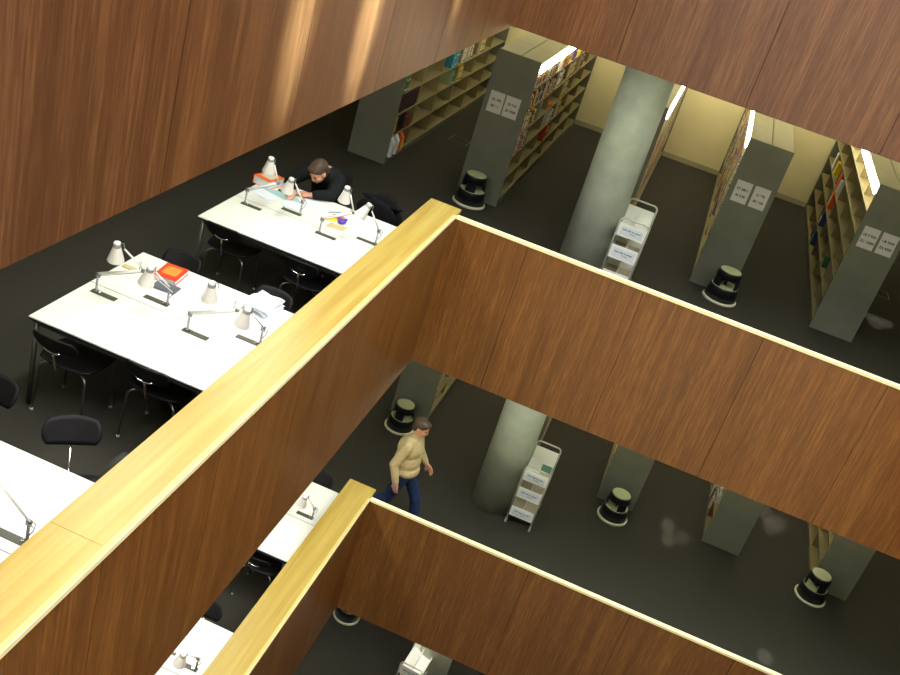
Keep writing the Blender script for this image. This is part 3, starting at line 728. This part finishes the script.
def hand(blobs, wrist, direc, palm_n, thumb_side, curl=.5, L=.17):
    """palm and five bent fingers as blobs"""
    w = Vector(wrist); d = Vector(direc).normalized(); n = Vector(palm_n); n = (n - d * n.dot(d)).normalized(); s = d.cross(n) * thumb_side
    for k in range(4):
        off = s * (.027 - .018 * k)
        blobs.append(('c', [w + off * .6, w + d * .045 + off * .9, w + d * .085 + off], [.017, .015, .0125], 1.))
        fl = (.068, .076, .070, .055)[k]
        p0 = w + d * .085 + off; p1 = p0 + (d * math.cos(curl * .5) + n * math.sin(curl * .5)) * fl * .5; p2 = p1 + (d * math.cos(curl * 1.4) + n * math.sin(curl * 1.4)) * fl * .32; p3 = p2 + (d * math.cos(curl * 2) + n * math.sin(curl * 2)) * fl * .25
        blobs.append(('c', [p0, p1, p2, p3], [.0105, .0095, .0085, .0075], 1.))
    q0 = w + d * .025 + s * .025; q1 = q0 + (d * .6 + s * .75 + n * .2).normalized() * .035; q2 = q1 + (d * .95 + s * .2 + n * .3).normalized() * .033
    blobs.append(('c', [q0, q1, q2], [.015, .012, .010], 1.))

# walking man, origin on the floor; walks towards +x
wx, wy = .16, .95
pm = thing('person', 'walking person in a tan sweater and blue jeans on the lower level', 'person', (wx, wy, FB))
B, P, R = head_blobs((.015, -.0, 1.585), math.radians(-6), math.radians(14))
Bd = list(B) + [('c', [(-.03, 0, 1.36), (-.012, 0, 1.44), (.0, 0, 1.52)], [.062, .056, .056], 1.)]
lhip, rhip = (-.01, .09, .92), (-.01, -.09, .92)
# legs: left leg forward, right leg pushed back
lk, la = (.20, .09, .52), (.27, .09, .09); rk, ra = (-.13, -.09, .50), (-.46, -.09, .27)
Bd += [('c', [lhip, lk, la], [.082, .056, .038], 1.), ('c', [rhip, rk, ra], [.082, .056, .038], 1.)]
Bd += [('b', (-.01, 0, .98), (.12, .16, .12)), ('b', (-.03, 0, 1.14), (.10, .145, .16)), ('b', (-.035, 0, 1.30), (.115, .17, .14))]
lsh, rsh = (-.03, .19, 1.385), (-.04, -.19, 1.385)
lel, lwr = (.03, .25, 1.13), (.17, .24, .97); rel, rwr = (-.13, -.245, 1.11), (-.04, -.25, .86)
Bd += [('c', [lsh, lel, lwr], [.052, .040, .027], 1.), ('c', [rsh, rel, rwr], [.052, .040, .027], 1.)]
hand(Bd, lwr, (.75, 0, -.65), (-.2, -1, -.1), 1, .5); hand(Bd, rwr, (.15, -.0, -1), (.2, 1, .1), -1, .45)
body = lump('body', Bd, M['skin'], .0085, pm, 4)
face_bits(pm, P, R)
lump('hair', hair_blobs(P, R), M['hairdark'], .010, pm, 3)
sw = [('b', (-.01, 0, .97), (.165, .200, .11)), ('b', (-.035, 0, 1.10), (.170, .195, .17)), ('b', (-.045, 0, 1.27), (.160, .200, .16)), ('b', (-.04, 0, 1.37), (.10, .17, .075)),
      ('c', [(-.035, 0, 1.39), (-.02, 0, 1.455)], [.078, .066], 1.), ('c', [lsh, lel, (.145, .242, .998)], [.072, .060, .043], 1.), ('c', [rsh, rel, (-.052, -.25, .885)], [.074, .062, .044], 1.)]
o = lump('sweater', sw, M['sweater'], .011, pm, 5); o['label'] = 'tan knitted sweater'
jn = [('b', (-.01, 0, .92), (.135, .17, .10)), ('c', [lhip, lk, (.27, .09, .11)], [.096, .073, .062], 1.), ('c', [rhip, rk, (-.44, -.09, .285)], [.096, .073, .062], 1.)]
o = lump('jeans', jn, M['jeans'], .011, pm, 4); o['label'] = 'dark blue jeans'
def shoe(parent, ankle, d, down, L=.27):
    a = Vector(ankle); d = Vector(d).normalized(); dn = Vector(down).normalized(); sd = d.cross(dn)
    Rm = Matrix((d, sd, -dn)).transposed().to_4x4(); c = a + dn * .05 + d * .055
    lump('shoe', [('b', c, (L / 2, .044, .034), Rm), ('b', c - d * .07 - dn * .03, (.062, .042, .05), Rm), ('b', c + d * .06 + dn * .004, (.075, .049, .030), Rm)], M['shoe'], .010, parent, 3)
shoe(pm, (.27, .09, .085), (1, 0, .0), (0, 0, -1)); shoe(pm, (-.46, -.09, .27), (.55, 0, -.83), (-.83, 0, -.55))
pm.rotation_euler = (0, 0, math.radians(0))

# seated person bent over the table; faces -y
sx, sy = -1.44, .30
ps = thing('person', 'person in a black pullover bent over papers, reading at the far table', 'person', (sx, sy, FL))
hc = (.0, -.41, .985)
B, P, R = head_blobs(hc, math.radians(-112), math.radians(40))
Bd = list(B) + [('c', [(.0, -.24, .935), (.0, -.30, .965), (.0, -.37, .995)], [.062, .057, .057], 1.)]
Bd += [('b', (0, .02, .56), (.165, .13, .11)), ('b', (0, -.03, .70), (.145, .11, .15)), ('b', (0, -.13, .85), (.17, .12, .14))]
lsh, rsh = (.165, -.22, .885), (-.175, -.22, .885)      # his left is +x when facing -y
lel, lwr = (.185, -.42, .797), (.03, -.57, .785); rel, rwr = (-.26, -.42, .797), (-.13, -.64, .785)
Bd += [('c', [lsh, lel, lwr], [.052, .042, .028], 1.), ('c', [rsh, rel, rwr], [.052, .042, .028], 1.)]
for s in (-1, 1):
    Bd.append(('c', [(s * .09, .04, .53), (s * .11, -.36, .52), (s * .12, -.40, .09)], [.085, .06, .040], 1.))
hand(Bd, lwr, (-1, -.15, -.06), (0, 0, -1), 1, .35); hand(Bd, rwr, (.25, -1, -.06), (0, 0, -1), -1, .35)
lump('body', Bd, M['skin'], .0085, ps, 4)
face_bits(ps, P, R)
lump('hair', hair_blobs(P, R), M['hairdark'], .010, ps, 3)
pw = [('b', (0, .02, .60), (.19, .15, .13)), ('b', (0, -.03, .72), (.185, .14, .17)), ('b', (0, -.12, .85), (.21, .145, .14)), ('b', (0, -.21, .885), (.18, .09, .075)),
      ('c', [(0, -.25, .915), (.0, -.30, .945)], [.078, .066], 1.), ('c', [lsh, lel, (.07, -.545, .797)], [.078, .066, .046], 1.), ('c', [rsh, rel, (-.145, -.61, .797)], [.078, .066, .046], 1.)]
o = lump('pullover', pw, M['pullover'], .011, ps, 5); o['label'] = 'black pullover'
tr = [('b', (0, .02, .54), (.18, .15, .09))] + [('c', [(s * .09, .04, .535), (s * .11, -.36, .525), (s * .12, -.40, .10)], [.095, .074, .060], 1.) for s in (-1, 1)]
lump('trousers', tr, M['coat'], .012, ps, 3)
for s in (-1, 1): shoe(ps, (s * .12, -.40, .085), (0, -1, 0), (0, 0, -1))

# ------------------------------------------------------------------ things on the tables
TZ = FL + .7405
def sheet(name, pts, z, th, mat, label, cat, group=None):
    c = Vector((sum(p[0] for p in pts) / len(pts), sum(p[1] for p in pts) / len(pts)))
    mb = MB(); mb.poly([(p[0] - c.x, p[1] - c.y) for p in pts], 0, th, mat)
    o = mb.build(name, loc=(c.x, c.y, z)); return tag(o, label, cat, group)
def lying_book(loc, rz, w, d, h, cover, label, extra=None):
    t = thing('book', label, 'book', loc, rz)
    MB().box(-w / 2, w / 2, -d / 2, d / 2, 0, .003, cover).box(-w / 2, w / 2, -d / 2, d / 2, h - .003, h, cover).box(-w / 2, -w / 2 + .004, -d / 2, d / 2, .003, h - .003, cover).build('cover', t)
    MB().box(-w / 2 + .0045, w / 2 - .006, -d / 2 + .006, d / 2 - .006, .0035, h - .0035, M['paper']).build('pages', t)
    if extra: MB().box(-w * .33, w * .33, -d * .25, d * .33, h + .0003, h + .0012, extra).build('cover_print', t)
    return t
lying_book((-1.50, -2.74, TZ), .10, .185, .25, .045, M['red'], 'thick red book lying on the table behind the second lamp', M['orangeprint'])
lying_book((-1.43, -2.93, TZ), .06, .19, .13, .012, M['slate'], 'flat dark slate booklet lying in front of the thick red book')
sheet('paper_sheet', [(-1.42, -3.10), (-1.27, -3.10), (-1.27, -2.99), (-1.42, -2.99)], TZ, .001, M['paper'], 'white sheet below the slate booklet', 'paper')
sheet('pencil_case', [(-1.85, -2.885), (-1.715, -2.885), (-1.715, -2.84), (-1.85, -2.84)], TZ, .012, M['beigecard'], 'flat beige card strip lying behind the first lamp shade', 'card strip')
# crumpled stack of white papers
def papers(loc, w, d, n, label, name='paper_pile', mat=None, rz=0, amp=.02):
    t = thing(name, label, 'papers', loc, rz)
    for k in range(n):
        a = random.uniform(-.25, .25); ph = random.uniform(0, 6)
        def fn(u, v, k=k, ph=ph): return (u * w / 2, v * d / 2, .005 + k * (amp * .55 + .002) + amp * (abs(math.sin(2.1 * u + ph) * math.cos(1.7 * v + ph)) ** 1.2 if k else 0))
        o = shell(MB(), fn, 8, 8, .0012, mat or M['paper']).build('sheet', t); o.rotation_euler = (0, 0, a)
    return t
papers((-.73, -2.66, TZ), .22, .29, 4, 'loose pile of rumpled white papers beside the rightmost lamp of the red book table', amp=.03)
MBp = MB(); MBp.lathe([(.016, 0), (.022, .01), (.020, .11), (.010, .13), (.010, .145)], M['purple'] if False else M['mint'], 16)
# far table
lying_book((-1.86, -.30, TZ), -.25, .20, .24, .085, M['orangecover'], 'thick orange and cream book on the far left corner of the reading person table', M['pages'])
sheet('open_paper', [(-1.93, -.60), (-1.66, -.68), (-1.60, -.42), (-1.72, -.38), (-1.90, -.40)], TZ, .002, M['paper'], 'large white sheet left of the lamp in front of the reading person', 'paper')
sheet('open_paper', [(-1.90, -.44), (-1.58, -.52), (-1.50, -.70), (-1.42, -.45), (-1.55, -.30)], TZ + .0025, .0015, M['mint'], 'pale mint folder lying under the reading papers', 'folder')
pts = [(-1.46 + .11 * math.cos(a * PI / 8), -.57 + .10 * math.sin(a * PI / 8)) for a in range(16)]
sheet('round_paper', pts, TZ + .0045, .0015, M['paper'], 'rounded white sheet lying beside the lamp foot before the reader', 'paper')
sheet('open_paper', [(-1.50, -.42), (-1.22, -.48), (-1.18, -.28), (-1.44, -.24)], TZ + .0005, .001, M['paper'], 'white sheet under the hands of the reading person', 'paper')
sheet('phone', [(-1.72, -.36), (-1.66, -.38), (-1.64, -.31), (-1.70, -.29)], TZ + .0045, .01, M['darkcover'], 'small dark phone beside the thick orange book', 'phone')
sheet('envelope', [(-1.12, -.62), (-1.02, -.57), (-.99, -.48), (-1.09, -.50)], TZ, .006, M['yellowcover'], 'small yellow card left of the purple wrapper', 'card')
sheet('envelope', [(-1.08, -.50), (-.99, -.475), (-.97, -.40), (-1.08, -.42)], TZ + .0062, .008, M['orangecover'], 'small orange card behind the yellow one', 'card')
t = thing('snack_wrapper', 'crumpled purple wrapper on white paper near the reading person', 'wrapper', (-.945, -.53, TZ), .3)
lump('foil', [('b', (0, 0, .02), (.045, .05, .02)), ('b', (.03, .03, .03), (.02, .02, .016)), ('b', (-.03, .02, .028), (.018, .02, .02)), ('b', (.0, -.03, .025), (.03, .02, .018))], M['purple'], .006, t, 1)
sheet('paper_sheet', [(-1.03, -.74), (-.86, -.70), (-.86, -.58), (-1.03, -.61)], TZ, .0015, M['beigecard'], 'beige slip below the purple wrapper', 'paper')
t = thing('pen', 'light blue pen lying right of the reading person', 'pen', (-1.09, -.35, TZ + .006), .9)
MB().tube([(-.07, 0, 0), (.055, 0, 0), (.07, 0, 0)], [.005, .005, .001], M['bluepen'], 8).build('barrel', t); MB().tube([(-.078, 0, 0), (-.0705, 0, 0)], .0045, M['black'], 8).build('pen_cap', t)
sheet('paper_sheet', [(-1.02, -5.42), (-.74, -5.52), (-.82, -5.80), (-1.10, -5.68)], TZ, .001, M['paper'], 'faint white sheet on the table at the left picture edge', 'paper')

# ------------------------------------------------------------------ lights
def area(name, loc, rot, sx_, sy_, power, col=(1, 1, 1)):
    l = bpy.data.lights.new(name, 'AREA'); l.shape = 'RECTANGLE'; l.size = sx_; l.size_y = sy_; l.energy = power; l.color = col
    o = bpy.data.objects.new(name, l); COL.objects.link(o); o.location = loc; o.rotation_euler = rot; return o
area('skylight', (4, -4.8, 8.1), (0, 0, 0), 7.4, 9.0, 2300, (1, .98, 1))
area('near_fill', (3.5, -12.3, 5.2), (math.radians(78), 0, 0), 9, 3.0, 60, (.97, 1, .92))  # this and the next two: fill added behind the viewer for the balcony walls
area('near_fill', (3.5, -12.3, -2.7), (math.radians(90), 0, 0), 9, 1.6, 300, (1, .84, .42))
area('near_fill', (3.5, -12.3, .9), (math.radians(90), 0, 0), 9, 1.6, 150, (1, .84, .42))
for z, p in ((FL, 1.), (FB, 1.), (FC, 1.)):
    for yc in (-5.9, -3.5, -1.1):
        area('table_luminaire', (-1.25, yc, z + 2.90), (0, 0, 0), .25, 1.6, 38 * p, (1, 1, .93))
    area('aisle_light', (-3.6, -2.5, z + 2.90), (0, 0, 0), .2, 8, 16, (1, 1, .9))
for z in (FL, FB):
    for x in (-1.3, .35, 2.0, 3.65, 5.3):
        area('stack_luminaire', (x, 6.3, z + 2.90), (0, 0, 0), .12, 5.0, 6, (1, .94, .66))
    area('back_wall_fill', (2, 8.55, z + 2.86), (math.radians(52), 0, 0), 12, .12, 120, (1, .95, .70))  # unseen fill added to brighten the cream wall
    area('corridor_fill', (3.6, .75, z + 2.88), (0, 0, 0), 7.2, .15, 72, (.88, 1, .90))  # unseen fill added for the floor, column and trolley before the stacks
area('aisle_light', (3, 1.6, FC + 2.90), (0, 0, 0), 6, .2, 120, (1, .98, .9))  # extra fill added to lift the lowest level
def spot(loc, tgt, power, size, blend, col, r=.04):
    l = bpy.data.lights.new('streak_spot', 'SPOT'); l.energy = power; l.spot_size = math.radians(size); l.spot_blend = blend; l.color = col; l.shadow_soft_size = r
    o = bpy.data.objects.new('streak_spot', l); COL.objects.link(o); o.location = loc
    o.rotation_euler = (Vector(tgt) - Vector(loc)).to_track_quat('-Z', 'Y').to_euler(); return o
for y, p, sz in ((-4.86, 20000, 5.4), (-3.92, 26000, 6.0), (-2.15, 17000, 3.8)):  # spots added to imitate sheen streaks on the left veneer
    spot((1.5, y + .1, 6.4), (0, y, 2.5), p, sz, 1.0, (.60, .86, 1), .05)

# narrow spots added in the void to imitate sun patches on the two carpets
for tx, ty, tz, sxx, szz, pw in ((3.62, 3.55, FB, 3.2, -1.0, 1), (3.66, 3.22, FB, 3.3, -1.0, .8), (3.84, 3.40, FB, 3.1, -1.2, .6), (5.06, 4.95, FB, 4.5, 3.0, 1), (5.26, 4.82, FB, 4.6, 3.0, 1),
                                 (5.12, 4.62, FB, 4.4, 2.9, .9), (5.12, 1.60, FB, 4.2, 5.5, .9), (5.02, 4.88, FL, 4.2, 7.4, .8), (5.22, 4.80, FL, 4.3, 7.4, .9), (5.08, 4.62, FL, 4.2, 7.2, .8)):
    zs = szz if szz > 0 else 4.2
    l = bpy.data.lights.new('sun_patch_spot', 'SPOT'); l.energy = 15000 * pw; l.spot_size = math.radians(.50); l.spot_blend = .8; l.shadow_soft_size = .01; l.color = (1, .93, .85)
    o = bpy.data.objects.new('sun_patch_spot', l); COL.objects.link(o); o.location = (sxx, -9.2, zs); o.rotation_euler = (Vector((tx, ty, tz)) - o.location).to_track_quat('-Z', 'Y').to_euler()
w = bpy.data.worlds.new('world'); scene.world = w; w.use_nodes = True
w.node_tree.nodes['Background'].inputs[0].default_value = (.9, .95, 1, 1); w.node_tree.nodes['Background'].inputs[1].default_value = .3

# ------------------------------------------------------------------ camera
cam = bpy.data.cameras.new('camera'); co = bpy.data.objects.new('camera', cam); COL.objects.link(co)
cam.sensor_width = 36; cam.lens = 1032.35 / 900 * 36; cam.clip_start = .05; cam.clip_end = 100
Rw = [(0.91765975, 0.29057564, 0.27104684), (0.37032656, -0.37805554, -0.84848821), (-0.14407924, 0.87899932, -0.45453423)]
r, d, f = [Vector(v) for v in Rw]
mw = Matrix((r, -d, -f)).transposed().to_4x4(); mw.translation = (1.86968268, -9.43671126, 3.63086331)
co.matrix_world = mw
scene.camera = co
vs = scene.view_settings; vs.view_transform = 'Standard'; vs.look = 'None'; vs.gamma = 1; vs.use_curve_mapping = False; vs.exposure = 0
